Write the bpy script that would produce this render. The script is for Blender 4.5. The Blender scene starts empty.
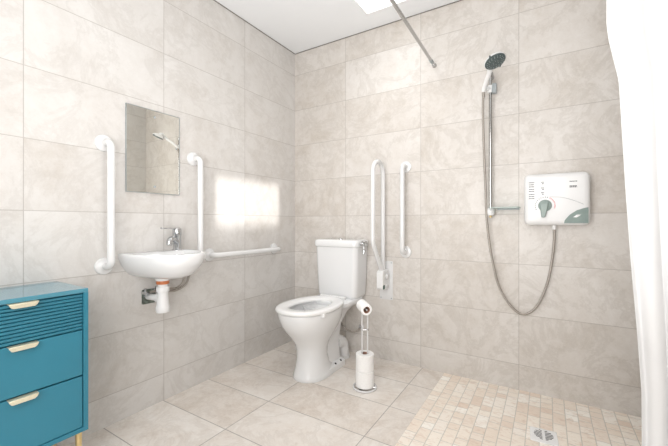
import bpy, bmesh, math, random
from math import sin, cos, pi, radians, sqrt, atan2
from mathutils import Vector, Matrix
random.seed(4)
C = bpy.context.scene.collection
sc = bpy.context.scene
RX, FY, CH = 2.30, -3.05, 2.44        # right wall x, front wall y, ceiling height

# ------------------------------------------------------------------ materials
class NT:
    def __init__(s, name):
        s.m = bpy.data.materials.new(name); s.m.use_nodes = True
        s.t = s.m.node_tree; s.n = s.t.nodes; s.l = s.t.links
        s.b = s.n['Principled BSDF']
    def new(s, t, **k):
        n = s.n.new(t)
        for a, v in k.items(): setattr(n, a, v)
        return n
    def put(s, n, i, v):
        if v is None: return
        if hasattr(v, 'is_linked') or isinstance(v, bpy.types.NodeSocket): s.l.new(v, n.inputs[i])
        else: n.inputs[i].default_value = v
    def M(s, op, a, b=None, c=None):
        n = s.new('ShaderNodeMath', operation=op)
        s.put(n, 0, a); s.put(n, 1, b); s.put(n, 2, c)
        return n.outputs[0]
    def mix(s, f, a, b, blend='MIX'):
        n = s.new('ShaderNodeMix', data_type='RGBA', blend_type=blend)
        s.put(n, 0, f)
        for i, v in ((6, a), (7, b)):
            if isinstance(v, bpy.types.NodeSocket): s.l.new(v, n.inputs[i])
            else: n.inputs[i].default_value = (*v, 1)
        return n.outputs[2]
    def ramp(s, f, stops):
        n = s.new('ShaderNodeValToRGB'); s.l.new(f, n.inputs[0])
        e = n.color_ramp.elements
        while len(e) < len(stops): e.new(.5)
        for x, (p, c) in zip(e, stops):
            x.position = p; x.color = (*c, 1) if len(c) == 3 else c
        return n.outputs[0]
    def noise(s, v, scale, detail=6, rough=.55, dist=0.):
        n = s.new('ShaderNodeTexNoise'); s.l.new(v, n.inputs['Vector'])
        n.inputs['Scale'].default_value = scale; n.inputs['Detail'].default_value = detail
        n.inputs['Roughness'].default_value = rough; n.inputs['Distortion'].default_value = dist
        return n.outputs['Fac']
    def white(s, x, y=None, z=None):
        c = s.comb(x, y, z); n = s.new('ShaderNodeTexWhiteNoise', noise_dimensions='3D')
        s.l.new(c, n.inputs['Vector']); return n
    def comb(s, x, y=None, z=None):
        c = s.new('ShaderNodeCombineXYZ'); s.put(c, 0, x); s.put(c, 1, y); s.put(c, 2, z); return c.outputs[0]
    def vmath(s, op, a, b):
        n = s.new('ShaderNodeVectorMath', operation=op); s.put(n, 0, a); s.put(n, 1, b); return n.outputs[0]
    def pos(s):
        g = s.new('ShaderNodeNewGeometry'); x = s.new('ShaderNodeSeparateXYZ')
        s.l.new(g.outputs['Position'], x.inputs[0]); return g.outputs['Position'], x.outputs
    def bump(s, h, strength=.2, dist=.002):
        n = s.new('ShaderNodeBump'); n.inputs['Strength'].default_value = strength
        n.inputs['Distance'].default_value = dist; s.l.new(h, n.inputs['Height'])
        s.l.new(n.outputs[0], s.b.inputs['Normal'])

def simple(name, col, rough=.4, metal=0., var=.03, scale=30, spec=.5, trans=0., coat=0.):
    t = NT(name); p, _ = t.pos()
    f = t.noise(p, scale, 3)
    a = tuple(max(0, c*(1-var)) for c in col); b = tuple(min(1, c*(1+var)) for c in col)
    t.l.new(t.ramp(f, [(.3, a), (.7, b)]), t.b.inputs['Base Color'])
    t.b.inputs['Roughness'].default_value = rough; t.b.inputs['Metallic'].default_value = metal
    t.b.inputs['Specular IOR Level'].default_value = spec
    t.b.inputs['Transmission Weight'].default_value = trans
    t.b.inputs['Coat Weight'].default_value = coat
    return t.m

def stone_tile(name, ax, ox, px, ay, oy, py, light, mid, dark, groutc, gw=.0016, rough=.38, clouds=1.):
    """stone-look tiles px by py metres, joints at ox and oy on axes ax, ay"""
    t = NT(name); p, xyz = t.pos()
    u = t.M('DIVIDE', t.M('SUBTRACT', xyz[ax], ox), px); v = t.M('DIVIDE', t.M('SUBTRACT', xyz[ay], oy), py)
    cu, cv = t.M('FLOOR', u), t.M('FLOOR', v)
    du = t.M('MULTIPLY', t.M('SUBTRACT', .5, t.M('ABSOLUTE', t.M('SUBTRACT', t.M('FRACT', u), .5))), px)
    dv = t.M('MULTIPLY', t.M('SUBTRACT', .5, t.M('ABSOLUTE', t.M('SUBTRACT', t.M('FRACT', v), .5))), py)
    d = t.M('MINIMUM', du, dv)
    gm = t.M('LESS_THAN', d, gw)
    w = t.white(cu, cv, float(ax+3*ay))
    sh = t.vmath('MULTIPLY', w.outputs['Color'], (9., 9., 9.))
    q = t.vmath('ADD', p, sh)
    n1 = t.noise(q, 2.6, 9, .62, .7); n2 = t.noise(q, 15, 12, .78, .35); n3 = t.noise(q, 90, 5, .75)
    vein = t.noise(q, 3.5, 14, .72, .6)
    f = t.M('ADD', t.M('MULTIPLY', n1, .45), t.M('ADD', t.M('MULTIPLY', n2, .40), t.M('MULTIPLY', n3, .15)))
    f = t.M('ADD', f, t.M('MULTIPLY', t.M('SUBTRACT', w.outputs['Value'], .5), .10*clouds))
    col = t.ramp(f, [(.34, dark), (.48, mid), (.62, light)])
    vm = t.M('SUBTRACT', 1., t.M('MULTIPLY', t.M('ABSOLUTE', t.M('SUBTRACT', vein, .5)), 22.))
    vm = t.M('MULTIPLY', t.M('MAXIMUM', vm, 0.), .32*clouds)
    col = t.mix(vm, col, tuple(c*.82 for c in dark))
    col = t.mix(t.M('MULTIPLY', gm, .65), col, groutc)
    t.l.new(col, t.b.inputs['Base Color'])
    t.l.new(t.M('ADD', t.M('MULTIPLY', n2, .2), rough-.1), t.b.inputs['Roughness'])
    h = t.M('ADD', t.M('MULTIPLY', t.M('MINIMUM', t.M('DIVIDE', d, .003), 1.), 1.), t.M('MULTIPLY', n3, .12))
    t.bump(h, .35, .001)
    return t.m

def mosaic_mat():
    t = NT('mosaic_travertine'); p, xyz = t.pos()
    W, H = .0555, .112
    u = t.M('DIVIDE', t.M('SUBTRACT', xyz[0], 1.26), W); cu = t.M('FLOOR', u)
    off = t.white(cu, 3.3, 1.).outputs['Value']
    v = t.M('ADD', t.M('DIVIDE', xyz[1], H), t.M('MULTIPLY', off, 1.)); cv = t.M('FLOOR', v)
    fr = t.M('FRACT', v)
    wc = t.white(cu, cv, 5.)
    split = t.M('GREATER_THAN', wc.outputs['Value'], .55)
    upper = t.M('MULTIPLY', split, t.M('GREATER_THAN', fr, .5))
    w2 = t.white(cu, cv, t.M('ADD', 9., t.M('MULTIPLY', upper, 2.)))
    du = t.M('MULTIPLY', t.M('SUBTRACT', .5, t.M('ABSOLUTE', t.M('SUBTRACT', t.M('FRACT', u), .5))), W)
    dv = t.M('MULTIPLY', t.M('SUBTRACT', .5, t.M('ABSOLUTE', t.M('SUBTRACT', fr, .5))), H)
    dm = t.M('MULTIPLY', t.M('ABSOLUTE', t.M('SUBTRACT', fr, .5)), H)
    dm = t.M('ADD', dm, t.M('MULTIPLY', t.M('SUBTRACT', 1., split), 1.))
    d = t.M('MINIMUM', t.M('MINIMUM', du, dv), dm)
    gm = t.M('LESS_THAN', d, .0019)
    q = t.vmath('ADD', p, t.vmath('MULTIPLY', w2.outputs['Color'], (5., 5., 5.)))
    st = t.vmath('MULTIPLY', q, (16., 34., 1.))
    n = t.noise(st, 1.5, 6, .65, 1.2); n4 = t.noise(q, 40, 5)
    base = t.ramp(w2.outputs['Value'], [(0., (.77, .63, .52)), (.22, (.93, .87, .78)), (.5, (.84, .73, .62)), (.78, (.96, .93, .87)), (1., (.79, .66, .55))])
    col = t.mix(t.M('MULTIPLY', t.M('MAXIMUM', t.M('MULTIPLY', t.M('SUBTRACT', n, .50), 5.), 0.), .75), base, (.62, .45, .34))
    col = t.mix(t.M('MULTIPLY', n4, .35), col, (.86, .81, .74))
    col = t.mix(t.M('MULTIPLY', gm, .7), col, (.50, .48, .44))
    t.l.new(col, t.b.inputs['Base Color']); t.b.inputs['Roughness'].default_value = .45
    t.bump(t.M('MINIMUM', t.M('DIVIDE', d, .004), 1.), .5, .0015)
    return t.m

WL, WM, WD, WG = (.68, .652, .622), (.612, .576, .538), (.51, .462, .41), (.33, .30, .275)
M = dict(
    left=stone_tile('left_wall_stone_tile', 1, -.566, .6, 2, .15, .3, (.665, .648, .628), (.615, .592, .567), (.53, .495, .458), WG, clouds=.8),
    back=stone_tile('back_wall_stone_tile', 0, .5015, .6, 2, .15, .3, WL, WM, WD, WG),
    floor=stone_tile('floor_stone_tile', 0, .5135, .6, 1, -.27, .3, (.80, .765, .725), (.73, .675, .62), (.57, .49, .42), (.20, .18, .165), gw=.0022, rough=.42, clouds=.8),
    mosaic=mosaic_mat(),
    paint=simple('ceiling_paint', (.835, .85, .865), .6, var=.008, scale=4),
    seam=simple('shadow_seam', (.20, .185, .17), .8),
    ceramic=simple('white_ceramic', (.77, .775, .78), .10, var=.006, scale=6, coat=.4),
    seatp=simple('white_seat_plastic', (.82, .82, .815), .18, var=.006, scale=6),
    rail=simple('white_coated_metal', (.71, .71, .71), .22, var=.008, scale=14, coat=.2),
    plastic=simple('white_plastic', (.77, .77, .77), .30, var=.01, scale=14),
    chrome=simple('chrome', (.56, .57, .58), .08, 1., var=.05, scale=40),
    satin=simple('satin_steel', (.46, .46, .455), .13, 1., var=.06, scale=60),
    brass=simple('brushed_brass', (.80, .63, .33), .30, 1., var=.06, scale=70),
    palegold=simple('pale_brass_handle', (.86, .80, .62), .38, .6, var=.05, scale=70),
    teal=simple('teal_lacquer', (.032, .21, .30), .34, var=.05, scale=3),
    tealtop_lit=simple('teal_lacquer_top_lit', (.075, .27, .36), .20, var=.05, scale=3, coat=.6),  # same teal, colour lightened to stand for light reflected off the top
    dark=simple('dark_rubber', (.02, .022, .024), .5),
    grey=simple('grey_plastic', (.30, .33, .34), .35, var=.05),
    dialgrey=simple('dial_grey_green', (.27, .33, .31), .4, var=.04),
    darkgrey=simple('dark_grey_green_plastic', (.065, .09, .09), .35, var=.15, scale=90),
    sage=simple('sage_grey_green_plastic', (.19, .25, .23), .4, var=.06),
    paper=simple('white_tissue_paper', (.90, .895, .885), .9, var=.03, scale=120),
    card=simple('cardboard_core', (.36, .21, .15), .9, var=.1, scale=90),
    copper=simple('terracotta_washer', (.50, .16, .06), .5, var=.15, scale=60),
    tarnish=simple('tarnished_chrome', (.16, .19, .17), .3, .7, var=.6, scale=55),
    drainw=simple('polished_drain_plate', (.88, .89, .90), .25, .2, var=.02),
    ink=simple('grey_print', (.07, .075, .08), .6),
    red=simple('red_print', (.62, .12, .14), .6),
    green=simple('dark_green_label', (.03, .09, .07), .4),
    door=simple('white_door_paint', (.78, .78, .77), .4, var=.01),
    lamp=None, glass=None, mirror=None, curtain=None, hose=None, frosted=None)

def _special():
    t = NT('mirror_silver'); p, _ = t.pos()
    t.l.new(t.ramp(t.noise(p, 2, 2), [(.3, (.97, .97, .92)), (.7, (.99, .99, .95))]), t.b.inputs['Base Color'])
    t.b.inputs['Metallic'].default_value = 1; t.b.inputs['Roughness'].default_value = .015
    M['mirror'] = t.m
    t = NT('skylight_glass'); t.n.remove(t.b); out = t.n['Material Output']
    a = t.new('ShaderNodeBsdfTransparent'); g = t.new('ShaderNodeBsdfGlossy'); g.inputs['Roughness'].default_value = .02
    mx = t.new('ShaderNodeMixShader'); p, _ = t.pos()
    t.l.new(t.M('ADD', .05, t.M('MULTIPLY', t.noise(p, 3, 2), .04)), mx.inputs[0])
    t.l.new(a.outputs[0], mx.inputs[1]); t.l.new(g.outputs[0], mx.inputs[2]); t.l.new(mx.outputs[0], out.inputs[0])
    M['glass'] = t.m
    t = NT('green_tinted_tray_glass'); t.n.remove(t.b); out = t.n['Material Output']
    a = t.new('ShaderNodeBsdfTransparent'); a.inputs[0].default_value = (.85, .92, .90, 1)
    g = t.new('ShaderNodeBsdfPrincipled'); g.inputs['Base Color'].default_value = (.62, .70, .67, 1); g.inputs['Roughness'].default_value = .15
    mx = t.new('ShaderNodeMixShader'); p, _ = t.pos()
    t.l.new(t.M('ADD', .5, t.M('MULTIPLY', t.noise(p, 20, 2), .1)), mx.inputs[0])
    t.l.new(a.outputs[0], mx.inputs[1]); t.l.new(g.outputs[0], mx.inputs[2]); t.l.new(mx.outputs[0], out.inputs[0])
    M['frosted'] = t.m
    t = NT('white_curtain_cloth'); out = t.n['Material Output']; p, xyz = t.pos()
    wv = t.M('MULTIPLY', t.M('SINE', t.M('MULTIPLY', xyz[2], 900.)), t.M('SINE', t.M('MULTIPLY', xyz[0], 900.)))
    t.l.new(t.ramp(t.noise(p, 5, 3), [(.3, (.82, .82, .825)), (.7, (.85, .85, .85))]), t.b.inputs['Base Color'])
    t.b.inputs['Roughness'].default_value = .75; t.bump(wv, .05, .0005)
    tr = t.new('ShaderNodeBsdfTranslucent'); tr.inputs[0].default_value = (.93, .93, .93, 1)
    mx = t.new('ShaderNodeMixShader'); mx.inputs[0].default_value = .25
    t.l.new(t.b.outputs[0], mx.inputs[1]); t.l.new(tr.outputs[0], mx.inputs[2]); t.l.new(mx.outputs[0], out.inputs[0])
    M['curtain'] = t.m
    t = NT('ribbed_steel_hose'); p, xyz = t.pos()
    w = t.M('SINE', t.M('MULTIPLY', t.M('ADD', xyz[2], t.M('MULTIPLY', xyz[0], .7)), 1400.))
    t.l.new(t.ramp(w, [(0., (.30, .27, .24)), (1., (.56, .53, .49))]), t.b.inputs['Base Color'])
    t.b.inputs['Metallic'].default_value = .75; t.b.inputs['Roughness'].default_value = .38; t.bump(w, .3, .0008)
    M['hose'] = t.m
    t = NT('lamp_diffuser'); p, _ = t.pos()
    t.l.new(t.ramp(t.noise(p, 9, 2), [(.3, (.70, .70, .68)), (.7, (.75, .75, .73))]), t.b.inputs['Base Color']); t.b.inputs['Roughness'].default_value = .3
    M['lamp'] = t.m
_special()

# ------------------------------------------------------------------ mesh helpers
def nb(): return bmesh.new()
def fin(name, bm, m, parent=None, loc=None, smooth=True, bevel=None, bseg=2, sub=0, autos=35, ms=None):
    me = bpy.data.meshes.new(name); bmesh.ops.recalc_face_normals(bm, faces=bm.faces[:])
    if loc is not None:
        bmesh.ops.translate(bm, verts=bm.verts[:], vec=-Vector(loc))
    if smooth:
        for f in bm.faces: f.smooth = True
        for e in bm.edges:
            if len(e.link_faces) == 2 and e.calc_face_angle(0) > radians(autos): e.smooth = False
    bm.to_mesh(me); bm.free()
    o = bpy.data.objects.new(name, me); C.objects.link(o)
    for k in (ms or [m]): me.materials.append(k)
    if loc is not None: o.location = loc
    if parent is not None:
        o.parent = parent
        o.location = Vector(o.location) - Vector(parent.location)
    if bevel:
        b = o.modifiers.new('bevel', 'BEVEL'); b.width = bevel; b.segments = bseg; b.limit_method = 'ANGLE'; b.angle_limit = radians(38)
        b.harden_normals = False
    if sub:
        s = o.modifiers.new('subsurf', 'SUBSURF'); s.levels = sub; s.render_levels = sub
    return o
def box(bm, a, b):
    x0, y0, z0 = a; x1, y1, z1 = b
    v = [bm.verts.new(p) for p in ((x0,y0,z0),(x1,y0,z0),(x1,y1,z0),(x0,y1,z0),(x0,y0,z1),(x1,y0,z1),(x1,y1,z1),(x0,y1,z1))]
    for f in ((0,3,2,1),(4,5,6,7),(0,1,5,4),(1,2,6,5),(2,3,7,6),(3,0,4,7)): bm.faces.new([v[i] for i in f])
def frame(d):
    d = d.normalized(); up = Vector((0,0,1)) if abs(d.z) < .9 else Vector((1,0,0))
    a = d.cross(up).normalized(); return a, d.cross(a).normalized()
def tube(bm, pts, r, seg=16, cap=True, closed=False):
    pts = [Vector(p) for p in pts]; n = len(pts); rs = r if isinstance(r, (list, tuple)) else [r]*n
    rings = []; a = None
    for i, p in enumerate(pts):
        if closed: t = (pts[(i+1) % n]-pts[i-1]).normalized()
        else: t = (pts[min(i+1, n-1)]-pts[max(i-1, 0)]).normalized()
        if a is None: a, b = frame(t)
        else:
            a = (a - t*a.dot(t)).normalized(); b = t.cross(a).normalized()
        rings.append([bm.verts.new(p + rs[i]*(a*cos(2*pi*k/seg)+b*sin(2*pi*k/seg))) for k in range(seg)])
    m = n if closed else n-1
    for i in range(m):
        A, B = rings[i], rings[(i+1) % n]
        for k in range(seg): bm.faces.new((A[k], A[(k+1) % seg], B[(k+1) % seg], B[k]))
    if cap and not closed:
        bm.faces.new(rings[0][::-1]); bm.faces.new(rings[-1])
def fillet(pts, r, n=7):
    """polyline with rounded corners"""
    P = [Vector(p) for p in pts]; out = [P[0]]
    for i in range(1, len(P)-1):
        a = (P[i-1]-P[i]); b = (P[i+1]-P[i]); la, lb = a.length, b.length; a.normalize(); b.normalize()
        ang = a.angle(b)
        if ang > pi-.02: out.append(P[i]); continue
        rr = min(r, .49*min(la, lb)*math.tan(ang/2)); d = rr/math.tan(ang/2)
        s, e = P[i]+a*d, P[i]+b*d; c = P[i]+(a+b).normalized()*(rr/sin(ang/2))
        v0, v1 = s-c, e-c; th = v0.angle(v1)
        for k in range(n+1):
            f = k/n; out.append(c + (v0*sin((1-f)*th)+v1*sin(f*th))/sin(th))
    out.append(P[-1]); return out
def spline(P, n=10):
    P = [Vector(p) for p in P]; Q = [P[0]*2-P[1]]+P+[P[-1]*2-P[-2]]; out = []
    for i in range(1, len(Q)-2):
        for k in range(n):
            t = k/n; a, b, c, d = Q[i-1:i+3]
            out.append(.5*((2*b)+(c-a)*t+(2*a-5*b+4*c-d)*t*t+(3*b-a-3*c+d)*t**3))
    out.append(P[-1]); return out
def lathe(bm, prof, org, axis, seg=32, cap=True):
    """prof: (radius, distance along axis)"""
    axis = Vector(axis).normalized(); a, b = frame(axis); org = Vector(org); rings = []
    for r, h in prof:
        if r < 1e-6: rings.append([bm.verts.new(org+axis*h)])
        else: rings.append([bm.verts.new(org+axis*h+r*(a*cos(2*pi*k/seg)+b*sin(2*pi*k/seg))) for k in range(seg)])
    for A, B in zip(rings, rings[1:]):
        for k in range(seg):
            k2 = (k+1) % seg
            if len(A) == 1 and len(B) == 1: continue
            if len(A) == 1: bm.faces.new((A[0], B[k2], B[k]))
            elif len(B) == 1: bm.faces.new((A[k], A[k2], B[0]))
            else: bm.faces.new((A[k], A[k2], B[k2], B[k]))
    if cap:
        if len(rings[0]) > 1: bm.faces.new(rings[0][::-1])
        if len(rings[-1]) > 1: bm.faces.new(rings[-1])
def loft(bm, secs, cap0=True, cap1=True, closed=False):
    rings = [[bm.verts.new(p) for p in s] for s in secs]; n = len(rings[0])
    prs = list(zip(rings, rings[1:]))
    if closed: prs.append((rings[-1], rings[0]))
    for A, B in prs:
        for k in range(n): bm.faces.new((A[k], A[(k+1) % n], B[(k+1) % n], B[k]))
    if cap0 and not closed: bm.faces.new(rings[0][::-1])
    if cap1 and not closed: bm.faces.new(rings[-1])
def prism(bm, poly, mk, h0, h1):
    loft(bm, [[mk(x, y, h0) for x, y in poly], [mk(x, y, h1) for x, y in poly]])
def rrect(x0, y0, x1, y1, r, n=6):
    out = []
    for cx, cy, a in ((x1-r, y1-r, 0), (x0+r, y1-r, 90), (x0+r, y0+r, 180), (x1-r, y0+r, 270)):
        for k in range(n+1):
            t = radians(a+90*k/n); out.append((cx+r*cos(t), cy+r*sin(t)))
    return out
def thing(name, loc, label, cat, group=None):
    o = bpy.data.objects.new(name, None); C.objects.link(o); o.location = loc; o.empty_display_size = .05
    tag(o, label, cat, group); return o
def tag(o, label, cat, group=None):
    o['label'] = label; o['category'] = cat
    if group: o['group'] = group
    return o
def struct(o): o['kind'] = 'structure'; return o

# ------------------------------------------------------------------ room shell
def quad(name, pts, m):
    bm = nb(); bm.faces.new([bm.verts.new(p) for p in pts]); return struct(fin(name, bm, m, smooth=False))
def slab(name, a, b, m):
    bm = nb(); box(bm, a, b); return struct(fin(name, bm, m, smooth=False))
T = .12
slab('wall_left', (-T, FY-T, -.1), (0, T, CH+.4), M['left'])
slab('wall_back', (0, 0, -.1), (RX, T, CH+.4), M['back'])
slab('wall_right', (RX, FY-T, -.1), (RX+T, T, CH+.4), M['left'])
slab('wall_front', (0, FY-T, -.1), (RX, FY, CH+.4), M['back'])
bm = nb()
for a, b in (((0, FY), (1.26, 0)), ((1.26, FY), (RX, -1.17))): box(bm, (a[0], a[1], -.08), (b[0], b[1], 0))
struct(fin('floor', bm, M['floor'], smooth=False))
bm = nb(); box(bm, (1.26, -1.17, -.08), (RX, 0, 0)); struct(fin('floor', bm, M['mosaic'], smooth=False))
# ceiling with the skylight opening
SX0, SX1, SY0, SY1 = .778, 1.09, -.80, -.18
bm = nb()
for a, b in (((0, FY), (SX0, 0)), ((SX1, FY), (RX, 0)), ((SX0, FY), (SX1, SY0)), ((SX0, SY1), (SX1, 0))):
    box(bm, (a[0], a[1], CH), (b[0], b[1], CH+.10))
struct(fin('ceiling', bm, M['paint'], smooth=False))
# thin seam where ceiling panels meet the tiles, shadow line painted in as dark colour
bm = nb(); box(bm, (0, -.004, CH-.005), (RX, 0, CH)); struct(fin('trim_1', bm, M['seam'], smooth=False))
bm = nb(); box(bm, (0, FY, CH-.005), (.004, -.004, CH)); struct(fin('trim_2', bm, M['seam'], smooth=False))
# skylight
win = bpy.data.objects.new('window_1', None); C.objects.link(win); win.location = ((SX0+SX1)/2, (SY0+SY1)/2, CH); struct(win)
bm = nb(); w = .006
for a, b in (((SX0, SY0), (SX0+w, SY1)), ((SX1-w, SY0), (SX1, SY1)), ((SX0+w, SY0), (SX1-w, SY0+w)), ((SX0+w, SY1-w), (SX1-w, SY1))):
    box(bm, (a[0], a[1], CH-.002), (b[0], b[1], CH+.12))
struct(fin('window_frame', bm, M['plastic'], win, win.location, smooth=False))
bm = nb(); box(bm, (SX0+w, SY0+w, CH+.10), (SX1-w, SY1-w, CH+.106)); struct(fin('window_pane', bm, M['glass'], win, win.location, smooth=False))
# white door in the wall behind the camera
dr = bpy.data.objects.new('door_1', None); C.objects.link(dr); dr.location = (1.2, FY, 0); struct(dr)
bm = nb(); box(bm, (.78, FY, .01), (1.62, FY+.03, 2.04)); struct(fin('door_leaf', bm, M['door'], dr, dr.location, bevel=.003))
bm = nb()
for a, b in (((.71, 0), (.78, 2.11)), ((1.62, 0), (1.69, 2.11)), ((.78, 2.04), (1.62, 2.11))): box(bm, (a[0], FY, a[1]), (b[0], FY+.045, b[1]))
struct(fin('door_frame', bm, M['door'], dr, dr.location, smooth=False))
bm = nb(); tube(bm, fillet([(.84, FY+.03, 1.0), (.84, FY+.08, 1.0), (.96, FY+.08, 1.0)], .015), .009); struct(fin('door_handle', bm, M['chrome'], dr, dr.location))

# ------------------------------------------------------------------ grab rails
def flange(p, n, parent, loc):
    bm = nb(); lathe(bm, [(0, 0), (.041, 0), (.041, .006), (.038, .010), (.026, .0125), (.020, .016), (.0165, .022)], p, n, 28)
    f = fin('flange', bm, M['rail'], parent, loc)
    a, b = frame(Vector(n)); bm = nb()
    for k in range(3):
        t = 2*pi*k/3+.5; q = Vector(p)+.030*(a*cos(t)+b*sin(t)); lathe(bm, [(0, .009), (.004, .009), (.004, .0125), (0, .0135)], q, n, 10)
    return f
def grab_rail(a, b, n, label):
    a, b, n = Vector(a), Vector(b), Vector(n)
    t = thing('grab_rail', a.lerp(b, .5), label, 'grab rail', 'straight white grab rails')
    bm = nb(); tube(bm, fillet([a+n*.004, a+n*.072, b+n*.072, b+n*.004], .038, 8), .0165, 20)
    fin('tube', bm, M['rail'], t, t.location)
    flange(a, n, t, t.location); flange(b, n, t, t.location)
    return t
grab_rail((0, -1.470, .788), (0, -1.470, 1.385), (1, 0, 0), 'white vertical grab rail on the left wall between the teal chest and the mirror')
grab_rail((0, -.982, .788), (0, -.982, 1.385), (1, 0, 0), 'white vertical grab rail on the left wall just right of mirror and washbasin')
grab_rail((0, -.868, .793), (0, -.267, .793), (1, 0, 0), 'white horizontal grab rail on the left wall between basin and toilet')
grab_rail((.995, 0, .791), (.995, 0, 1.390), (0, -1, 0), 'white vertical grab rail on the back wall, right of the folded support rail')

# hinged drop-down rail, folded up
t = thing('folding_support_rail', (.846, 0, .58), 'white hinged looped support rail folded upright on its wall plate beside the toilet', 'support rail')
bm = nb(); prism(bm, rrect(.796, .440, .897, .720, .006), lambda x, z, h: (x, -h, z), 0, .005)
fin('wall_plate', bm, M['rail'], t, t.location)
YN, YF = -.060, -.222
bm = nb(); pts = [(.846, YN, .60), (.846, YN, 1.42), (.846, YF, 1.42), (.846, YF-.004, .865), (.846, YN-.035, .675), (.846, YN-.02, .60)]
P = fillet(pts[:4], .0505, 10)[:-1] + fillet([pts[3], pts[4], pts[5]], .06, 6)
P = fillet([pts[0], pts[1], pts[2], pts[3]], .079, 12)[:-1] + fillet([Vector(pts[3])+Vector((0, 0, .12)), pts[3], pts[4], pts[5]], .07, 7)[0:]
tube(bm, P, .0155, 18); fin('loop_tube', bm, M['rail'], t, t.location)
bm = nb(); prism(bm, rrect(-.118, .525, -.005, .662, .025, 5), lambda y, z, h: (h, y, z), .822, .870)
fin('hinge_block', bm, M['plastic'], t, t.location, bevel=.004)
bm = nb(); lathe(bm, [(0, 0), (.021, 0), (.021, .010), (.017, .014), (0, .015)], (.866, -.045, .615), (1, 0, 0), 22); fin('pivot_cap', bm, M['rail'], t, t.location)
bm = nb(); lathe(bm, [(0, 0), (.017, 0), (.017, .008), (.013, .011), (0, .012)], (.866, -.045, .548), (1, 0, 0), 22); fin('pivot_cap', bm, M['rail'], t, t.location)
bm = nb(); prism(bm, rrect(-.114, .532, -.086, .560, .004, 3), lambda y, z, h: (h, y, z), .8695, .8725)
o = fin('locking_button', bm, M['green'], t, t.location); o['label'] = 'dark green button'
for x in (.806, .887):
    for z in (.452, .708):
        bm = nb(); lathe(bm, [(0, 0), (.0048, 0), (.004, .003), (0, .0035)], (x, -.005, z), (0, -1, 0), 12); fin('screw', bm, M['grey'], t, t.location)

# ------------------------------------------------------------------ mirror
t = thing('wall_mirror', (0, -1.22, 1.385), 'frameless rectangular mirror screwed to the left wall above the washbasin', 'mirror')
MY0, MY1, MZ0, MZ1 = -1.369, -1.077, 1.160, 1.609
tilt = .012
def mk(y, z, h): return (h + .004 + (z-MZ0)*.0 + (y-MY0)*tilt*0, y, z)
bm = nb(); prism(bm, [(MY0, MZ0), (MY1, MZ0), (MY1, MZ1), (MY0, MZ1)], mk, 0, .005)
fin('mirror_pane', bm, M['mirror'], t, t.location, smooth=False, bevel=.0012, bseg=1)
bm = nb(); box(bm, (0, MY0+.004, MZ0+.004), (.004, MY1-.004, MZ1-.004)); 
fin('backing', bm, M['dark'], t, t.location, smooth=False)
bm = nb(); e = .0022
for a, b in (((MY0-e, MZ0-e), (MY1+e, MZ0)), ((MY0-e, MZ1), (MY1+e, MZ1+e)), ((MY0-e, MZ0), (MY0, MZ1)), ((MY1, MZ0), (MY1+e, MZ1))): box(bm, (.002, a[0], a[1]), (.0085, b[0], b[1]))
fin('edge_strip', bm, M['grey'], t, t.location, smooth=False)
for z in (MZ0+.035, MZ1-.035):
    bm = nb(); lathe(bm, [(0, 0), (.006, 0), (.006, .002), (.004, .004), (0, .0045)], (.009, -1.223, z), (1, 0, 0), 18); fin('mirror_screw', bm, M['grey'], t, t.location)

# ------------------------------------------------------------------ washbasin
BY, BW, BD, BZ = -1.224, .198, .345, .842   # centre y, half width, projection, rim height
def dsec(z, hw, dep, x0=.001, cy=BY, p=2.3, n=40, flat=.10):
    """D-shaped outline: straight back on the wall, parallel sides, rounded front"""
    out = [Vector((x0, cy-hw, z))]
    for k in range(n+1):
        a = -pi/2 + pi*k/n; s, c = sin(a), cos(a)
        out.append(Vector((x0+flat*dep + (1-flat)*dep*abs(c)**(2/p), cy+hw*(abs(s)**(2/p))*(1 if s > 0 else -1), z)))
    out.append(Vector((x0, cy+hw, z))); return out
t = thing('washbasin', (.17, BY, BZ), 'small white wall-hung ceramic washbasin beneath the mirror', 'washbasin')
bm = nb()
S = [dsec(.712, .070, .215, p=2.0), dsec(.717, .098, .245), dsec(.732, .128, .278), dsec(.755, .150, .300), dsec(.778, .164, .318), dsec(.790, .170, .326),
     dsec(.806, .176, .333), dsec(.826, .180, .338), dsec(.836, .181, .339), dsec(.842, .179, .337), dsec(.8435, .174, .333)]
def inner(z, hw, dep, xs, p=2.2, n=40):
    out = [Vector((xs, BY-.012-hw*.93, z))]
    for k in range(n+1):
        a = -pi/2 + pi*k/n; s, c = sin(a), cos(a)
        out.append(Vector((xs+.25*dep+.75*dep*abs(c)**(2/p), BY-.012+hw*(abs(s)**(2/p))*(1 if s > 0 else -1), z)))
    out.append(Vector((xs, BY-.012+hw*.93, z))); return out
S += [inner(.8435, .152, .228, .085), inner(.840, .148, .222, .088), inner(.815, .140, .208, .095), inner(.785, .125, .175, .105), inner(.762, .085, .12, .125), inner(.755, .03, .045, .15)]
loft(bm, S); fin('basin_bowl', bm, M['ceramic'], t, t.location, autos=60)
bm = nb(); lathe(bm, [(0, 0), (.020, 0), (.020, .003), (.013, .004), (.0, .002)], (.150, BY-.022, .7555), (0, 0, 1), 22); fin('waste_flange', bm, M['chrome'], t, t.location)
bm = nb(); lathe(bm, [(0, 0), (.010, 0), (.010, .002), (.006, .003), (0, .003)], (.099, BY-.012, .815), (1, 0, .2), 16); fin('overflow_cap', bm, M['chrome'], t, t.location)
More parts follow.
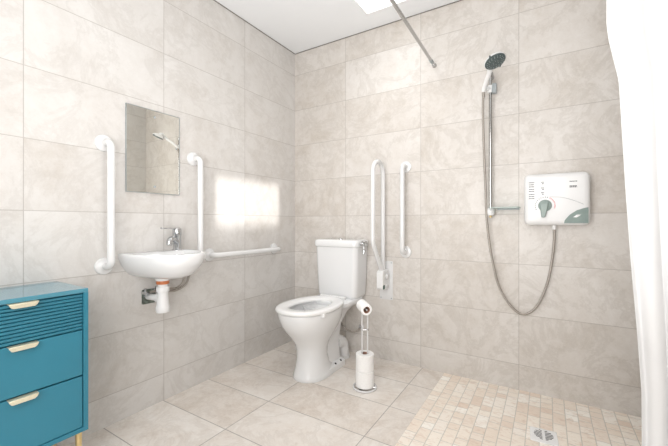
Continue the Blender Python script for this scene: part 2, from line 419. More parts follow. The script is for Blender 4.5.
# mixer tap
TX, TY = .055, -1.122
t = thing('mixer_tap', (TX, TY, .8435), 'chrome lever mixer tap standing on the right rear of the washbasin', 'tap')
bm = nb(); lathe(bm, [(.0, 0), (.026, 0), (.026, .004), (.0215, .008), (.0215, .080), (.0235, .083), (.0235, .118), (.021, .124), (0, .126)], t.location, (0, 0, 1), 28)
fin('tap_body', bm, M['chrome'], t, t.location)
bm = nb(); tube(bm, fillet([(TX, TY, .885), (TX+.06, TY-.03, .892), (TX+.092, TY-.046, .890), (TX+.094, TY-.047, .868)], .012, 5), [.014]*20, 18) if False else tube(bm, spline([(TX, TY, .884), (TX+.035, TY-.045, .908), (TX+.055, TY-.076, .905), (TX+.060, TY-.084, .880)], 6), .0155, 18)
fin('spout', bm, M['chrome'], t, t.location)
bm = nb(); d = Vector((.30, -.95, .0)).normalized(); s = Vector((-d.y, d.x, 0)); o0 = Vector((TX, TY, .962))
poly = [(-.010, .012), (.02, .013), (.118, .008), (.121, .0), (.118, -.008), (.02, -.013), (-.010, -.012)]
loft(bm, [[o0+d*x+s*y+Vector((0, 0, h+x*.03)) for x, y in poly] for h in (0, .008)])
fin('lever', bm, M['chrome'], t, t.location, bevel=.002)
# bottle trap below the basin
t = thing('bottle_trap', (.140, -1.256, .53), 'white plastic bottle trap hanging below the washbasin with a pipe into the wall', 'waste trap')
ax = (.140, -1.256, 0)
bm = nb(); lathe(bm, [(0, .536), (.031, .536), (.034, .543), (.034, .562), (.032, .568), (.031, .572), (.0245, .630), (.0245, .640), (.031, .642), (.031, .668), (.023, .670), (.023, .700), (0, .700)], ax, (0, 0, 1), 30)
fin('trap_body', bm, M['plastic'], t, t.location)
bm = nb(); lathe(bm, [(0, .682), (.030, .682), (.031, .686), (.031, .698), (.030, .702), (0, .702)], ax, (0, 0, 1), 28)
o = fin('washer', bm, M['copper'], t, t.location); o['label'] = 'orange brown washer'
bm = nb(); lathe(bm, [(0, .700), (.033, .700), (.036, .708), (.036, .722), (0, .722)], ax, (0, 0, 1), 28); fin('top_nut', bm, M['plastic'], t, t.location)
bm = nb(); tube(bm, spline([(.140, -1.256, .610), (.10, -1.256, .605), (.006, -1.256, .600)], 6), .0165, 18); fin('outlet_pipe', bm, M['plastic'], t, t.location)
bm = nb(); lathe(bm, [(0, 0), (.025, 0), (.025, .022), (0, .022)], (.098, -1.256, .605), (1, 0, .05), 24); fin('outlet_nut', bm, M['plastic'], t, t.location)
# chrome valve block on the wall
t = thing('wall_valve_plate', (0, -1.262, .605), 'small tarnished chrome pipe plate on the wall behind the bottle trap', 'pipe plate')
bm = nb(); prism(bm, rrect(-1.288, .562, -1.212, .640, .006, 3), lambda y, z, h: (h, y, z), .0, .004); fin('plate', bm, M['tarnish'], t, t.location)
bm = nb(); tube(bm, [(.004, -1.285, .625), (.045, -1.285, .625)], .009, 14); tube(bm, [(.030, -1.285, .605), (.030, -1.285, .650)], .006, 12); fin('valve', bm, M['chrome'], t, t.location)
bm = nb(); tube(bm, [(.004, -1.225, .630), (.040, -1.225, .630)], .009, 14); tube(bm, [(.028, -1.225, .612), (.028, -1.225, .655)], .006, 12); fin('valve', bm, M['chrome'], t, t.location)
for i, (yo, zo, rr, lab) in enumerate(((0, 0, .0065, 'grey braided supply hose looping under the basin, outer of the two'), (-.028, .012, .0065, 'grey braided supply hose looping under the basin, inner of the two'))):
    bm = nb(); tube(bm, spline([(.060, -1.060+yo, .790), (.060, -1.048+yo, .735), (.060, -1.050+yo, .690+zo), (.060, -1.075+yo*.6, .640+zo), (.056, -1.130, .618+zo), (.052, -1.180, .622+zo), (.044, -1.222-i*.05, .630)], 8), rr, 12)
    tag(fin('supply_hose', bm, M['hose'], loc=(.06, -1.1, .70)), lab, 'hose', 'supply hoses under the basin')

# ------------------------------------------------------------------ toilet
TXc = .520
t = thing('toilet', (TXc, -.35, 0), 'white close-coupled ceramic toilet with open seat ring standing by the back wall', 'toilet')
def egg(z, yf, yb, hw, p=2.25, cx=TXc, n=56, q=2.6, bw=.86):
    """egg-ish outline: round front at yf, squarer back at yb"""
    yc = yf+(yb-yf)*.48; out = []
    for k in range(n):
        a = 2*pi*k/n; s, c = sin(a), cos(a)
        if s < 0: x = hw*abs(c)**(2/p); y = (yc-yf)*abs(s)**(2/p)
        else:
            x = hw*abs(c)**(2/q)*(1-(1-bw)*abs(s)); y = (yb-yc)*abs(s)**(2/q)
        out.append(Vector((cx+x*(1 if c > 0 else -1), yc+y*(1 if s > 0 else -1), z)))
    return out
bm = nb()
S = [egg(.000, -.602, -.24, .116), egg(.012, -.604, -.24, .118), egg(.026, -.598, -.27, .112), egg(.07, -.583, -.33, .097), egg(.13, -.572, -.355, .091), egg(.185, -.577, -.350, .093), egg(.225, -.594, -.325, .103),
     egg(.270, -.628, -.285, .125), egg(.315, -.667, -.245, .147), egg(.357, -.698, -.22, .164), egg(.400, -.714, -.22, .174), egg(.431, -.720, -.215, .177), egg(.440, -.718, -.218, .175), egg(.443, -.708, -.225, .167),
     egg(.443, -.688, -.262, .138), egg(.436, -.682, -.268, .134), egg(.385, -.672, -.28, .126), egg(.33, -.645, -.30, .112), egg(.27, -.60, -.33, .090), egg(.235, -.55, -.36, .060), egg(.225, -.50, -.40, .030)]
loft(bm, S); fin('pan', bm, M['ceramic'], t, t.location, autos=70)
# rear shelf and trapway
bm = nb()
def rr3(z, x0, x1, y0, y1, r): return [Vector((x, y, z)) for x, y in rrect(x0, y0, x1, y1, r, 6)]
loft(bm, [rr3(.412, TXc-.150, TXc+.150, -.30, -.045, .03), rr3(.425, TXc-.160, TXc+.160, -.31, -.035, .035), rr3(.445, TXc-.163, TXc+.163, -.31, -.03, .035), rr3(.451, TXc-.158, TXc+.158, -.30, -.035, .03)])
fin('cistern_shelf', bm, M['ceramic'], t, t.location, autos=50)
bm = nb()
loft(bm, [rr3(.0, TXc-.112, TXc+.112, -.45, -.205, .03), rr3(.036, TXc-.112, TXc+.112, -.45, -.205, .03), rr3(.044, TXc-.100, TXc+.100, -.44, -.212, .03), rr3(.05, TXc-.078, TXc+.078, -.44, -.218, .03),
          rr3(.16, TXc-.060, TXc+.060, -.43, -.210, .03), rr3(.28, TXc-.066, TXc+.066, -.42, -.185, .03), rr3(.36, TXc-.088, TXc+.088, -.42, -.13, .035), rr3(.42, TXc-.14, TXc+.14, -.42, -.07, .04)])
fin('pedestal', bm, M['ceramic'], t, t.location, autos=50)
for yy in (-.335, -.268):
    bm = nb(); lathe(bm, [(0, 0), (.008, 0), (.007, .004), (0, .006)], (TXc+.100, yy, .0425), (.45, 0, .9), 14); fin('floor_bolt', bm, M['dark'], t, t.location)
# seat ring
bm = nb()
A = [egg(.4445, -.728, -.222, .184), egg(.449, -.734, -.218, .189), egg(.462, -.734, -.218, .189), egg(.4675, -.729, -.222, .184),
     egg(.4695, -.706, -.243, .164), egg(.4660, -.662, -.288, .122), egg(.461, -.650, -.300, .111), egg(.451, -.647, -.303, .108), egg(.4445, -.650, -.300, .111)]
loft(bm, A, closed=True); fin('seat', bm, M['seatp'], t, t.location, autos=60)
bm = nb(); prism(bm, rrect(TXc-.105, -.232, TXc+.105, -.198, .012, 4), lambda x, y, h: (x, y, h), .449, .470); fin('seat_hinge', bm, M['seatp'], t, t.location, bevel=.004)
bm = nb(); prism(bm, rrect(TXc+.150, -.590, TXc+.170, -.565, .004, 3), lambda x, y, h: (x+.010, y-.005, h), .424, .448); fin('seat_buffer', bm, M['seatp'], t, t.location, bevel=.003)
# cistern
def csec(z, hw, yf, yb=-.012, r=.035, rb=.012):
    out = []
    for cx, cy, a, q in ((hw-rb, yb-rb, 0, rb), (-hw+rb, yb-rb, 90, rb), (-hw+r, yf+r, 180, r), (hw-r, yf+r, 270, r)):
        for k in range(7):
            u = radians(a+15*k); x = cx+q*cos(u); y = cy+q*sin(u)
            if y < yf+.03 : y -= .010*(1-(x/hw)**2)
            out.append(Vector((TXc+x, y, z)))
    return out
bm = nb(); loft(bm, [csec(.448, .150, -.160), csec(.454, .160, -.170), csec(.47, .166, -.174), csec(.62, .173, -.181), csec(.820, .179, -.187)])
fin('cistern', bm, M['ceramic'], t, t.location, autos=50)
bm = nb(); loft(bm, [csec(.818, .180, -.189), csec(.824, .185, -.195), csec(.832, .187, -.197), csec(.856, .187, -.197), csec(.866, .184, -.194), csec(.871, .176, -.186), csec(.873, .150, -.165)])
fin('cistern_lid', bm, M['ceramic'], t, t.location, autos=50)
bm = nb(); lathe(bm, [(0, 0), (.016, 0), (.016, .004), (.011, .007), (0, .008)], (TXc, -.10, .8725), (0, 0, 1), 20); fin('lid_button', bm, M['chrome'], t, t.location)
h = Vector((TXc+.186, -.118, .848))
bm = nb(); lathe(bm, [(0, 0), (.015, 0), (.015, .008), (.011, .014), (0, .015)], h, (1, 0, 0), 22)
o = fin('flush_lever', bm, M['chrome'], t, t.location)
bm = nb(); tube(bm, spline([h+Vector((.016, .052, -.004)), h+Vector((.020, .030, .012)), h+Vector((.020, .0, .006)), h+Vector((.020, -.030, .014)), h+Vector((.019, -.052, .004)), h+Vector((.018, -.046, -.012))], 5), .0052, 12)
tube(bm, spline([h+Vector((.018, -.006, .0)), h+Vector((.022, -.010, -.02)), h+Vector((.024, -.012, -.045)), h+Vector((.022, -.014, -.072))], 5), [.006]*5+[.007]*5+[.010]*4+[.011]*2, 12)
g = fin('lever_handle', bm, M['chrome'], None, t.location); g.parent = o; g.location = (0, 0, 0)
# soil connector and hose behind the pan
bm = nb(); tube(bm, spline([(TXc+.02, -.214, .135), (TXc+.02, -.17, .133), (TXc+.02, -.125, .105), (TXc+.02, -.115, .05), (TXc+.02, -.115, .0)], 6), .047, 24)
lathe(bm, [(.048, 0), (.056, 0), (.056, .02), (.048, .02)], (TXc+.02, -.115, 0), (0, 0, 1), 26, cap=False)
tag(fin('soil_pipe', bm, M['plastic'], loc=(TXc+.03, -.115, 0)), 'white bent soil pipe going into the floor behind the toilet pedestal', 'waste pipe')
bm = nb(); tube(bm, spline([(.500, -.065, .405), (.502, -.07, .34), (.520, -.10, .262), (.556, -.115, .222), (.600, -.085, .188), (.636, -.055, .194), (.648, -.044, .212)], 8), .0065, 12)
tag(fin('supply_hose', bm, M['hose'], loc=(TXc+.15, -.06, .30)), 'braided flexible water hose curving from toilet cistern to the wall valve', 'hose')
t = thing('isolating_valve', (.645, 0, .208), 'small chrome water valve on the back wall behind the toilet roll stand', 'valve')
bm = nb(); tube(bm, [(.645, 0, .208), (.645, -.045, .208)], .008, 14); tube(bm, [(.641, -.035, .200), (.650, -.035, .232)], .007, 12); fin('valve_body', bm, M['chrome'], t, t.location)
bm = nb(); lathe(bm, [(0, 0), (.018, 0), (.018, .003), (0, .004)], (.645, 0, .208), (0, -1, 0), 20); fin('wall_collar', bm, M['plastic'], t, t.location)

# ------------------------------------------------------------------ toilet roll stand
SXc, SYc = .902, -.452
t = thing('toilet_roll_stand', (SXc, SYc, 0), 'slim white and chrome wire toilet roll stand on the floor right of the toilet', 'roll stand')
bm = nb(); tube(bm, [(SXc+.068*cos(2*pi*k/40), SYc+.068*sin(2*pi*k/40), .006) for k in range(40)], .0055, 10, closed=True)
fin('base_ring', bm, M['rail'], t, t.location)
bm = nb()
for k in range(3):
    a = 2*pi*k/3+.4; tube(bm, [(SXc, SYc, .006), (SXc+.066*cos(a), SYc+.066*sin(a), .006)], .004, 8)
lathe(bm, [(0, 0), (.016, 0), (.016, .010), (0, .012)], (SXc, SYc, .001), (0, 0, 1), 18); fin('base_spokes', bm, M['satin'], t, t.location)
d = Vector((.85, .53, 0)); dn = Vector((.53, -.85, 0))
base = Vector((SXc, SYc, 0))
bm = nb(); P = fillet([base+d*-.0165+Vector((0, 0, .01)), base+d*-.0165+Vector((0, 0, .455)), base+d*-.0165+Vector((0, 0, .475))], .01)
tube(bm, [base+d*-.0165+Vector((0, 0, .01)), base+d*-.0165+Vector((0, 0, .478))], .0042, 12); fin('upright_wire', bm, M['rail'], t, t.location)
bm = nb(); tube(bm, [base+d*.0165+Vector((0, 0, .01)), base+d*.0165+Vector((0, 0, .442))], .0042, 12); fin('upright_wire', bm, M['rail'], t, t.location)
bm = nb(); tube(bm, [base+d*-.018+Vector((0, 0, .350)), base+d*.018+Vector((0, 0, .350))], .004, 10); lathe(bm, [(0, 0), (.007, .001), (.007, .012), (0, .014)], base+d*.0165+Vector((0, 0, .344)), (0, 0, 1), 14); fin('cross_link', bm, M['chrome'], t, t.location)
RA = Vector((.70, -.66, -.10)).normalized()                     # axis of the roll on the arm
rc = Vector((SXc-.004, SYc-.004, .487))
bm = nb(); tube(bm, [base+d*-.0165+Vector((0, 0, .478)), rc-RA*.062, rc+RA*.050], .0042, 10) if False else tube(bm, spline([base+d*-.0165+Vector((0, 0, .474)), base+d*-.018+dn*-.02+Vector((0, 0, .488)), rc-RA*.058, rc-RA*.02, rc+RA*.052], 5), .0042, 10)
fin('roll_arm', bm, M['rail'], t, t.location)
def roll(org, axis, r, L, ri, label, rib=False):
    t = thing('toilet_roll', org, label, 'toilet roll', 'toilet rolls on the stand')
    bm = nb(); lathe(bm, [(ri+.0012, 0), (r-.004, 0), (r, .003), (r, L-.003), (r-.004, L), (ri+.0012, L)], org, axis, 40, cap=False)
    bm2 = bm; fin('paper', bm2, M['paper'], t, t.location)
    bm = nb(); lathe(bm, [(ri-.001, .001), (ri+.0012, .0), (ri+.0012, L), (ri-.001, L-.001), (ri-.001, .001)], org, axis, 28, cap=False); fin('core', bm, M['card'], t, t.location)
    return t
roll((SXc, SYc, .0125), (0, 0, 1), .0555, .098, .021, 'full white toilet roll at the bottom of the stand, resting on its base ring')
roll((SXc, SYc, .1110), (0, 0, 1), .0545, .098, .021, 'full white toilet roll stacked on top of the lower spare roll')
roll(rc-RA*.048, RA, .034, .098, .019, 'small part-used white toilet roll hanging sideways on the top arm of the stand')

# ------------------------------------------------------------------ chest of drawers
DX, DY1, DY0, DZ0, DZ1 = .300, -1.657, -2.067, .187, .743
t = thing('chest_of_drawers', (DX/2, (DY0+DY1)/2, 0), 'teal blue three-drawer chest with brass handles and legs against the left wall', 'chest of drawers')
bm = nb(); k = .016
box(bm, (.004, DY0, DZ0), (DX, DY0+k, DZ1-k)); box(bm, (.004, DY1-k, DZ0), (DX, DY1, DZ1-k)); box(bm, (.004, DY0+k, DZ0), (DX, DY1-k, DZ0+k)); box(bm, (.004, DY0+k, DZ0+k), (.012, DY1-k, DZ1-k))
box(bm, (.012, DY0+k, DZ0+k), (DX-.022, DY1-k, DZ1-k))
fin('carcass', bm, M['teal'], t, t.location, smooth=False)
bm = nb(); box(bm, (.004, DY0, DZ1-k), (DX, DY1, DZ1)); fin('top_panel', bm, M['tealtop_lit'], t, t.location, smooth=False, bevel=.0015)
zs = [(.5865, DZ1-k-.002), (.4075, .5805), (DZ0+k+.002, .4015)]
for i, (z0, z1) in enumerate(zs):
    bm = nb(); y0, y1 = DY0+k+.002, DY1-k-.002; xf = DX-.004
    if i == 0:
        n = 11; pts = [(DX-.021, z0)]
        for j in range(n*8+1):
            f = j/(n*8); q_ = f*n % 1; pts.append((xf-.012*((.62-q_)*.3 if q_ < .62 else sin((q_-.62)/.38*pi)), z0+(z1-z0)*f))
        pts.append((DX-.021, z1))
        prism(bm, pts, lambda x, z, h: (x, h, z), y0, y1)
        dw = fin('drawer', bm, M['teal'], t, t.location, autos=25); dw['label'] = 'ridged drawer front'
    else:
        box(bm, (DX-.020, y0, z0), (xf, y1, z1)); dw = fin('drawer', bm, M['teal'], t, t.location, smooth=False, bevel=.0012)
    # brass edge-pull: plate folded over the drawer top with a trapezoid tongue
    yc = (DY0+DY1)/2+.010; hz = z1-.001
    bm = nb(); q = [(-.039, 0), (.039, 0), (.039, -.002), (.034, -.010), (.028, -.0145), (-.028, -.0145), (-.033, -.013), (-.040, -.002)]
    prism(bm, q, lambda y, z, h: (DX+h+.0, yc+y, hz+z), .012, .0145)
    box(bm, (DX-.012, yc-.040, hz-.0005), (DX+.0145, yc+.040, hz+.0015))
    g = fin('handle', bm, M['palegold'], None, t.location, bevel=.0008, bseg=1); g.parent = dw; g.location = (0, 0, 0)
for x in (.035, DX-.032):
    for y in (DY0+.028, DY1-.020):
        bm = nb(); lathe(bm, [(0, 0), (.0075, 0), (.0075, .012), (.0115, DZ0), (0, DZ0)], (x, y, 0), (0, 0, 1), 18); fin('leg', bm, M['brass'], t, t.location)

# ------------------------------------------------------------------ shower
UX0, UX1, UZ0, UZ1, UY = 1.732, 2.042, .983, 1.272, -.095
t = thing('electric_shower', ((UX0+UX1)/2, 0, UZ0), 'white electric shower box with grey dial mounted on the back wall', 'shower unit')
bm = nb()
def us(h, i, r=.03): return [Vector((x, h, z)) for x, z in rrect(UX0+i, UZ0+i, UX1-i, UZ1-i, r-i*.5, 7)]
loft(bm, [us(0, .006), us(-.01, .003), us(-.045, 0), us(-.070, .001), us(-.084, .006), us(-.092, .015), us(UY, .028)])
fin('casing', bm, M['plastic'], t, t.location, autos=60)
def U(x, z, y=UY): return Vector((x, y, z))
UW, UH = UX1-UX0, UZ1-UZ0
def ux(f): return UX0+UW*f
def uz(f): return UZ1-UH*f
kx, kz = ux(.335), uz(.62)
bm = nb(); lathe(bm, [(0, 0), (.033, 0), (.032, .010), (.026, .014), (0, .015)], (kx, UY+.001, kz), (0, -1, 0), 30)
o = fin('dial', bm, M['dialgrey'], t, t.location)
bm = nb(); q = [(-.020, .014), (.020, .014), (.015, -.032), (.009, -.066), (-.009, -.066), (-.015, -.032)]
prism(bm, q, lambda x, z, h: (kx-.004+x+z*.06, h, kz+z), UY-.013, UY-.026)
g = fin('dial_lever', bm, M['dialgrey'], None, t.location, bevel=.004); g.parent = o; g.location = (0, 0, 0)
for part, a0, a1, mat in (('dial_scale', 130, 265, 'ink'), ('dial_scale_red', -25, 60, 'red')):
    bm = nb(); rng = range(12)
    for k in range(11):
        a = radians((205-k*13) if part == 'dial_scale' else (60-k*8.5)); r0, r1 = .044, .050
        if part != 'dial_scale' and k > 9: continue
        c, s = cos(a), sin(a); e = .0016; y = UY-.0012
        pts = [U(kx+c*r0-s*e, kz+s*r0+c*e, y), U(kx+c*r1-s*e, kz+s*r1+c*e, y), U(kx+c*r1+s*e, kz+s*r1-c*e, y), U(kx+c*r0+s*e, kz+s*r0-c*e, y)]
        loft(bm, [pts, [p+Vector((0, .001, 0)) for p in pts]])
    fin(part, bm, M[mat], t, t.location, smooth=False)
# wedge-shaped badge
bm = nb(); q = [(.965, .955), (.62, .955), (.63, .90), (.70, .80), (.80, .72), (.90, .68), (.965, .665)]
prism(bm, [(ux(a), uz(b)) for a, b in q], lambda x, z, h: (x, h, z), UY-.0022, UY+.012)
o = fin('badge', bm, M['sage'], t, t.location, smooth=False); o['label'] = 'grey green corner badge'
bm = nb(); prism(bm, [(ux(a), uz(b)) for a, b in ((.75, .845), (.80, .80), (.87, .79), (.80, .815), (.86, .805), (.80, .85))], lambda x, z, h: (x, h, z), UY-.0032, UY-.002)
g = fin('badge_mark', bm, M['plastic'], None, t.location, smooth=False); g.parent = o; g.location = (0, 0, 0)
# printed columns of tiny lettering
rnd = random.Random(3)
def strokes(x0, x1, z, h=.0023):
    bm = nb()
    x = x0
    while x < x1:
        w = rnd.uniform(.0025, .006); x2 = min(x+w, x1); box(bm, (x, UY-.0008, z-h), (x2, UY+.0004, z+h)); box(bm, (x2-.0001, UY-.0006, z-.0004), (x2+.002, UY+.0004, z+.0004)); x += w+.0018
    return fin('printed_text', bm, M['ink'], t, t.location, smooth=False)
for z in (.17, .21, .25, .30, .34, .40, .44, .48): strokes(ux(.085), ux(.085)+.026, uz(z))
for z in (.17, .28, .37): strokes(ux(.275), ux(.275)+.014, uz(z)); strokes(ux(.29), ux(.29)+.009, uz(z+.03))
strokes(ux(.70), ux(.70)+.034, uz(.18)); strokes(ux(.70), ux(.70)+.032, uz(.265)); strokes(ux(.70), ux(.70)+.032, uz(.285))
bm = nb(); cp = spline([(ux(.40), UY-.0006, uz(.455)), (ux(.58), UY-.0006, uz(.47)), (ux(.75), UY-.0006, uz(.53)), (ux(.90), UY-.0006, uz(.61))], 6); tube(bm, cp, .0009, 6)
fin('front_crease', bm, M['grey'], t, t.location)
HX = ux(.475)
bm = nb(); lathe(bm, [(0, 0), (.011, 0), (.011, .018), (.009, .024), (0, .024)], (HX, -.045, UZ0+.001), (0, 0, -1), 18); fin('outlet', bm, M['plastic'], t, t.location)
# riser rail
RXc, RYc = 1.553, -.060
t = thing('shower_riser_rail', (RXc, RYc, 1.07), 'vertical chrome shower riser rail with white brackets on the back wall', 'shower rail')
bm = nb(); tube(bm, [(RXc, RYc, 1.060), (RXc, RYc, 1.905)], .0095, 18); fin('rail', bm, M['satin'], t, t.location)
for z in (1.062,):
    bm = nb(); tube(bm, [(RXc+.002, 0, z), (RXc+.002, -.05, z)], .017, 20); lathe(bm, [(0, -.020), (.018, -.020), (.0235, -.010), (.0235, .012), (.018, .022), (0, .022)], (RXc, RYc, z), (0, 0, 1), 22); fin('wall_bracket', bm, M['plastic'], t, t.location)
bm = nb(); lathe(bm, [(0, 0), (.006, 0), (.008, .012), (0, .014)], (RXc, RYc, 1.042), (0, 0, -1), 14); fin('end_tip', bm, M['brass'], t, t.location)
bm = nb(); tube(bm, [(RXc, 0, 1.895), (RXc, -.052, 1.895)], .014, 18); lathe(bm, [(0, -.012), (.014, -.012), (.016, -.006), (.016, .010), (.010, .016), (0, .016)], (RXc, RYc, 1.893), (0, 0, 1), 20); fin('wall_bracket', bm, M['chrome'], t, t.location)
bm = nb(); lathe(bm, [(0, -.022), (.014, -.022), (.017, -.016), (.017, .016), (.014, .022), (0, .022)], (RXc, RYc, 1.805), (0, 0, 1), 20); tube(bm, [(RXc, RYc, 1.805), (RXc-.022, -.092, 1.803)], .013, 14); fin('slider', bm, M['plastic'], t, t.location)
bm = nb(); prism(bm, rrect(1.563, 1.775, 1.588, 1.832, .006, 4), lambda x, z, h: (x, h, z), -.045, -.080); fin('slider_clamp', bm, M['grey'], t, t.location, bevel=.003)
# handset
hb = Vector((1.524, -.108, 1.800)); hc = Vector((1.602, -.262, 1.881))
nrm = Vector((.34, -.24, -.90)).normalized()
t = thing('hand_shower', hb, 'white hand shower with dark grey spray face resting in the top slider', 'shower head')
bm = nb(); back = hc-nrm*.026
tube(bm, spline([hb+Vector((-.003, .006, -.018)), hb, hb+Vector((.018, -.034, .032)), hb+Vector((.040, -.075, .062)), hb.lerp(back, .8)+Vector((0, 0, .020)), back], 6), [.0115]*6+[.0125]*6+[.0125]*6+[.0135]*6+[.018]*7, 18)
fin('handle', bm, M['plastic'], t, t.location)
bm = nb(); lathe(bm, [(0, -.030), (.020, -.029), (.040, -.021), (.055, -.008), (.058, 0), (.054, .002), (0, .002)], hc, nrm, 34); fin('head_shell', bm, M['plastic'], t, t.location)
bm = nb(); lathe(bm, [(0, 0), (.055, 0), (.054, .005), (.050, .008), (.024, .0095), (.022, .012), (0, .012)], hc, nrm, 34); sf = fin('spray_face', bm, M['darkgrey'], t, t.location); sf['label'] = 'dark grey spray face'
a, b = frame(nrm); bm = nb()
for rr, nn in ((.044, 18), (.034, 14), (.014, 6)):
    for k in range(nn):
        q = hc+nrm*(.0085 if rr > .02 else .011)+rr*(a*cos(2*pi*k/nn)+b*sin(2*pi*k/nn)); lathe(bm, [(.0024, 0), (.0018, .003), (0, .003)], q, nrm, 6, cap=False)
g = fin('nozzles', bm, M['grey'], None, t.location); g.parent = sf; g.location = (0, 0, 0)
for ang in (20, 200):
    bm = nb(); u = radians(ang); q = hc+.056*(a*cos(u)+b*sin(u)); tube(bm, [q-nrm*.004, q+nrm*.006+.005*(a*cos(u)+b*sin(u))], .005, 8)
    fin('selector_tab', bm, M['darkgrey'], t, t.location)
# hose
hp = [hb+Vector((-.005, .012, -.020)), (1.514, -.085, 1.70), (1.514, -.070, 1.56), (1.519, -.060, 1.36), (1.526, -.064, 1.20), (1.533, -.075, 1.04), (1.545, -.066, .90), (1.562, -.06, .78), (1.600, -.052, .614),
      (1.668, -.050, .500), (1.730, -.045, .466), (1.795, -.045, .520), (1.847, -.045, .656), (1.874, -.045, .82), (HX+.001, -.045, .92), (HX, -.045, UZ0-.020)]
bm = nb(); tube(bm, spline(hp, 9), .0068, 14)
tube(bm, [hp[0], Vector(hp[0])-Vector((.0, -.001, .028))], .0095, 14)
tag(fin('shower_hose', bm, M['hose'], loc=(1.7, -.05, .468)), 'long ribbed metal shower hose hanging in a U loop to the shower box', 'hose')
# soap tray
bm = nb(); prism(bm, rrect(1.548, -.128, 1.712, -.004, .018, 5), lambda x, y, h: (x, y, h), 1.083, 1.090)
t = thing('soap_tray', (1.63, 0, 1.086), 'narrow clear glass soap shelf at the foot of the shower rail', 'soap shelf')
fin('tray', bm, M['frosted'], t, t.location, bevel=.002)
bm = nb(); box(bm, (1.585, -.012, 1.076), (1.705, 0, 1.0835)); fin('tray_bracket', bm, M['grey'], t, t.location)

# curtain rail + curtain
CRX, CRZ, CRY = 1.197, 2.055, -.98
t = thing('curtain_rail', (CRX, 0, CRZ), 'bent chrome shower curtain rail running out from the back wall near the ceiling', 'curtain rail')
bm = nb(); tube(bm, fillet([(CRX, -.004, CRZ), (CRX+.022, CRY, CRZ), (RX-.002, CRY, CRZ)], .17, 12), .0098, 18); fin('rail_tube', bm, M['satin'], t, t.location)
bm = nb(); lathe(bm, [(0, 0), (.015, 0), (.015, .006), (.0125, .014), (.0125, .030), (0, .030)], (CRX, 0, CRZ), (0, -1, 0), 24); fin('end_flange', bm, M['satin'], t, t.location)
bm = nb(); lathe(bm, [(0, 0), (.026, 0), (.026, .006), (.0155, .010), (.0155, .030), (0, .030)], (RX, CRY, CRZ), (-1, 0, 0), 24); fin('end_flange', bm, M['satin'], t, t.location)
bm = nb(); lathe(bm, [(0, 0), (.0110, 0), (.0110, .05), (0, .05)], (CRX+.001, -.055, CRZ), (0, -1, 0), 20); fin('sleeve', bm, M['grey'], t, t.location)
edge = [(2.10, 1.965), (1.72, 2.000), (1.60, 2.000), (1.55, 2.006), (1.425, 2.030), (1.072, 2.048), (.90, 2.058), (.666, 2.074), (.50, 2.083), (.386, 2.083), (.04, 2.085)]
def xl(z):
    for (z1, x1), (z0, x0) in zip(edge, edge[1:]):
        if z0 <= z <= z1: return x0+(x1-x0)*(z-z0)/(z1-z0)
    return edge[0][1]
bm = nb(); NU, NZ = 150, 70; grid = []
for j in range(NZ+1):
    z = .035+(2.072-.035)*j/NZ; row = []
    for i in range(NU+1):
        u = i/NU; x0 = xl(z); x = x0+(RX-.006-x0)*u
        amp = (.009+.004*sin(3*u+1.3)) * (1-.35*abs(z-1)/1.05)
        ph = 2*pi*4.2*u + .35*sin(1.7*z+u*4)
        y = CRY-.01 + amp*sin(ph)*(1-.3*u) + .008*sin(2*z+5*u)
        if z > 1.98: y = y*(1-(z-1.98)/.092)+CRY*((z-1.98)/.092)
        row.append(bm.verts.new((x+.006*cos(ph)*min(1, 6*u), y, z)))
    grid.append(row)
for j in range(NZ):
    for i in range(NU): bm.faces.new((grid[j][i], grid[j][i+1], grid[j+1][i+1], grid[j+1][i]))
o = tag(fin('shower_curtain', bm, M['curtain'], loc=(2.17, CRY, .035), autos=180), 'white fabric shower curtain gathered at the right side of the wet area', 'curtain')
sm = o.modifiers.new('solid', 'SOLIDIFY'); sm.thickness = .0012

# floor drain
t = thing('floor_drain', (1.832, -.437, 0), 'square white floor drain grate with slots set in the mosaic', 'drain')
ang = radians(4)
def rot(x, y, z): return (1.832+x*cos(ang)-y*sin(ang), -.437+x*sin(ang)+y*cos(ang), z)
bm = nb(); prism(bm, rrect(-.056, -.058, .056, .058, .004, 3), rot, 0, .003); fin('drain_plate', bm, M['drainw'], t, t.location, bevel=.001)
bm = nb()
for sx in (-1, 1):
    for k in range(7):
        yy = -.036+.012*k; ln = sqrt(max(0, .040**2-yy**2))
        if ln < .014: continue
        a0, a1 = .006, ln; sk = .006
        prism(bm, [(sx*a0, yy), (sx*a1, yy+sk), (sx*a1, yy+sk+.0055), (sx*a0, yy+.0055)][::sx], rot, .0025, .0034)
fin('drain_slots', bm, M['dark'], t, t.location, smooth=False)

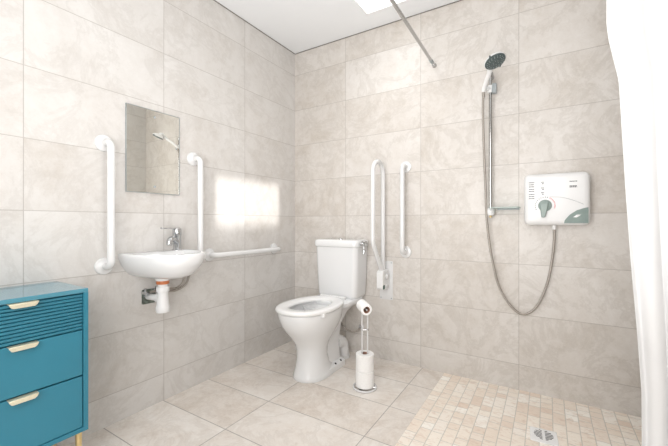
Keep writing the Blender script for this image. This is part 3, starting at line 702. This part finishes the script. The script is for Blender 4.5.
# ceiling downlight at the top edge
t = thing('ceiling_downlight', (.470, -.625, CH), 'small round chrome-rimmed downlight in the white ceiling', 'ceiling light')
bm = nb(); lathe(bm, [(.030, 0), (.044, 0), (.044, .004), (.038, .007), (.030, .006)], t.location, (0, 0, -1), 30, cap=False); fin('rim', bm, M['satin'], t, t.location)
bm = nb(); lathe(bm, [(0, 0), (.031, 0), (.031, .004), (0, .004)], t.location, (0, 0, -1), 26); fin('diffuser', bm, M['lamp'], t, t.location)

# ------------------------------------------------------------------ lights
def area(name, loc, target, sx, sy, power, col=(1, 1, 1), spread=180):
    l = bpy.data.lights.new(name, 'AREA'); l.shape = 'RECTANGLE'; l.size = sx; l.size_y = sy; l.energy = power; l.color = col; l.spread = radians(spread)
    o = bpy.data.objects.new(name, l); C.objects.link(o); o.location = loc
    o.rotation_euler = (Vector(target)-Vector(loc)).to_track_quat('-Z', 'Y').to_euler(); return o
area('skylight_glow', ((SX0+SX1)/2, (SY0+SY1)/2, CH+.09), ((SX0+SX1)/2, (SY0+SY1)/2-.25, 0), .30, .60, 2.5, (1, 1, 1), 120)
area('rear_fill', (1.50, -2.85, 1.25), (1.0, 0, .55), 1.4, 1.9, 31, (1, .99, .98))  # added fill lamp behind the camera, no visible source there
area('ceiling_fill', (1.35, -1.9, .95), (1.15, -1.2, 2.44), 1.0, 1.0, 15, (1, .995, .99))  # added upward fill to brighten the ceiling, not a fixture of the room
s = bpy.data.lights.new('sun', 'SUN'); s.energy = 4.6; s.angle = radians(2.0); s.color = (1, .98, .95)
o = bpy.data.objects.new('sun', s); C.objects.link(o); o.location = (2, -.5, 5)
o.rotation_euler = Vector((-1, -.02, -1.46)).to_track_quat('-Z', 'Y').to_euler()
w = bpy.data.worlds.new('world'); sc.world = w; w.use_nodes = True
bg = w.node_tree.nodes['Background']; bg.inputs[0].default_value = (.95, .98, 1, 1); bg.inputs[1].default_value = 2.4

# ------------------------------------------------------------------ camera
cam = bpy.data.cameras.new('camera'); co = bpy.data.objects.new('camera', cam); C.objects.link(co)
co.location = (1.8445, -2.2888, 1.0023); co.rotation_euler = (pi/2, 0, .5435)
cam.sensor_width = 36; cam.lens = 36*340.3164/668
cam.shift_x = (334-341.1766)/668; cam.shift_y = -(223-221.9784)/668
cam.clip_start = .02
sc.camera = co
sc.view_settings.view_transform = 'Standard'; sc.view_settings.look = 'None'
sc.view_settings.exposure = .31; sc.view_settings.gamma = 1
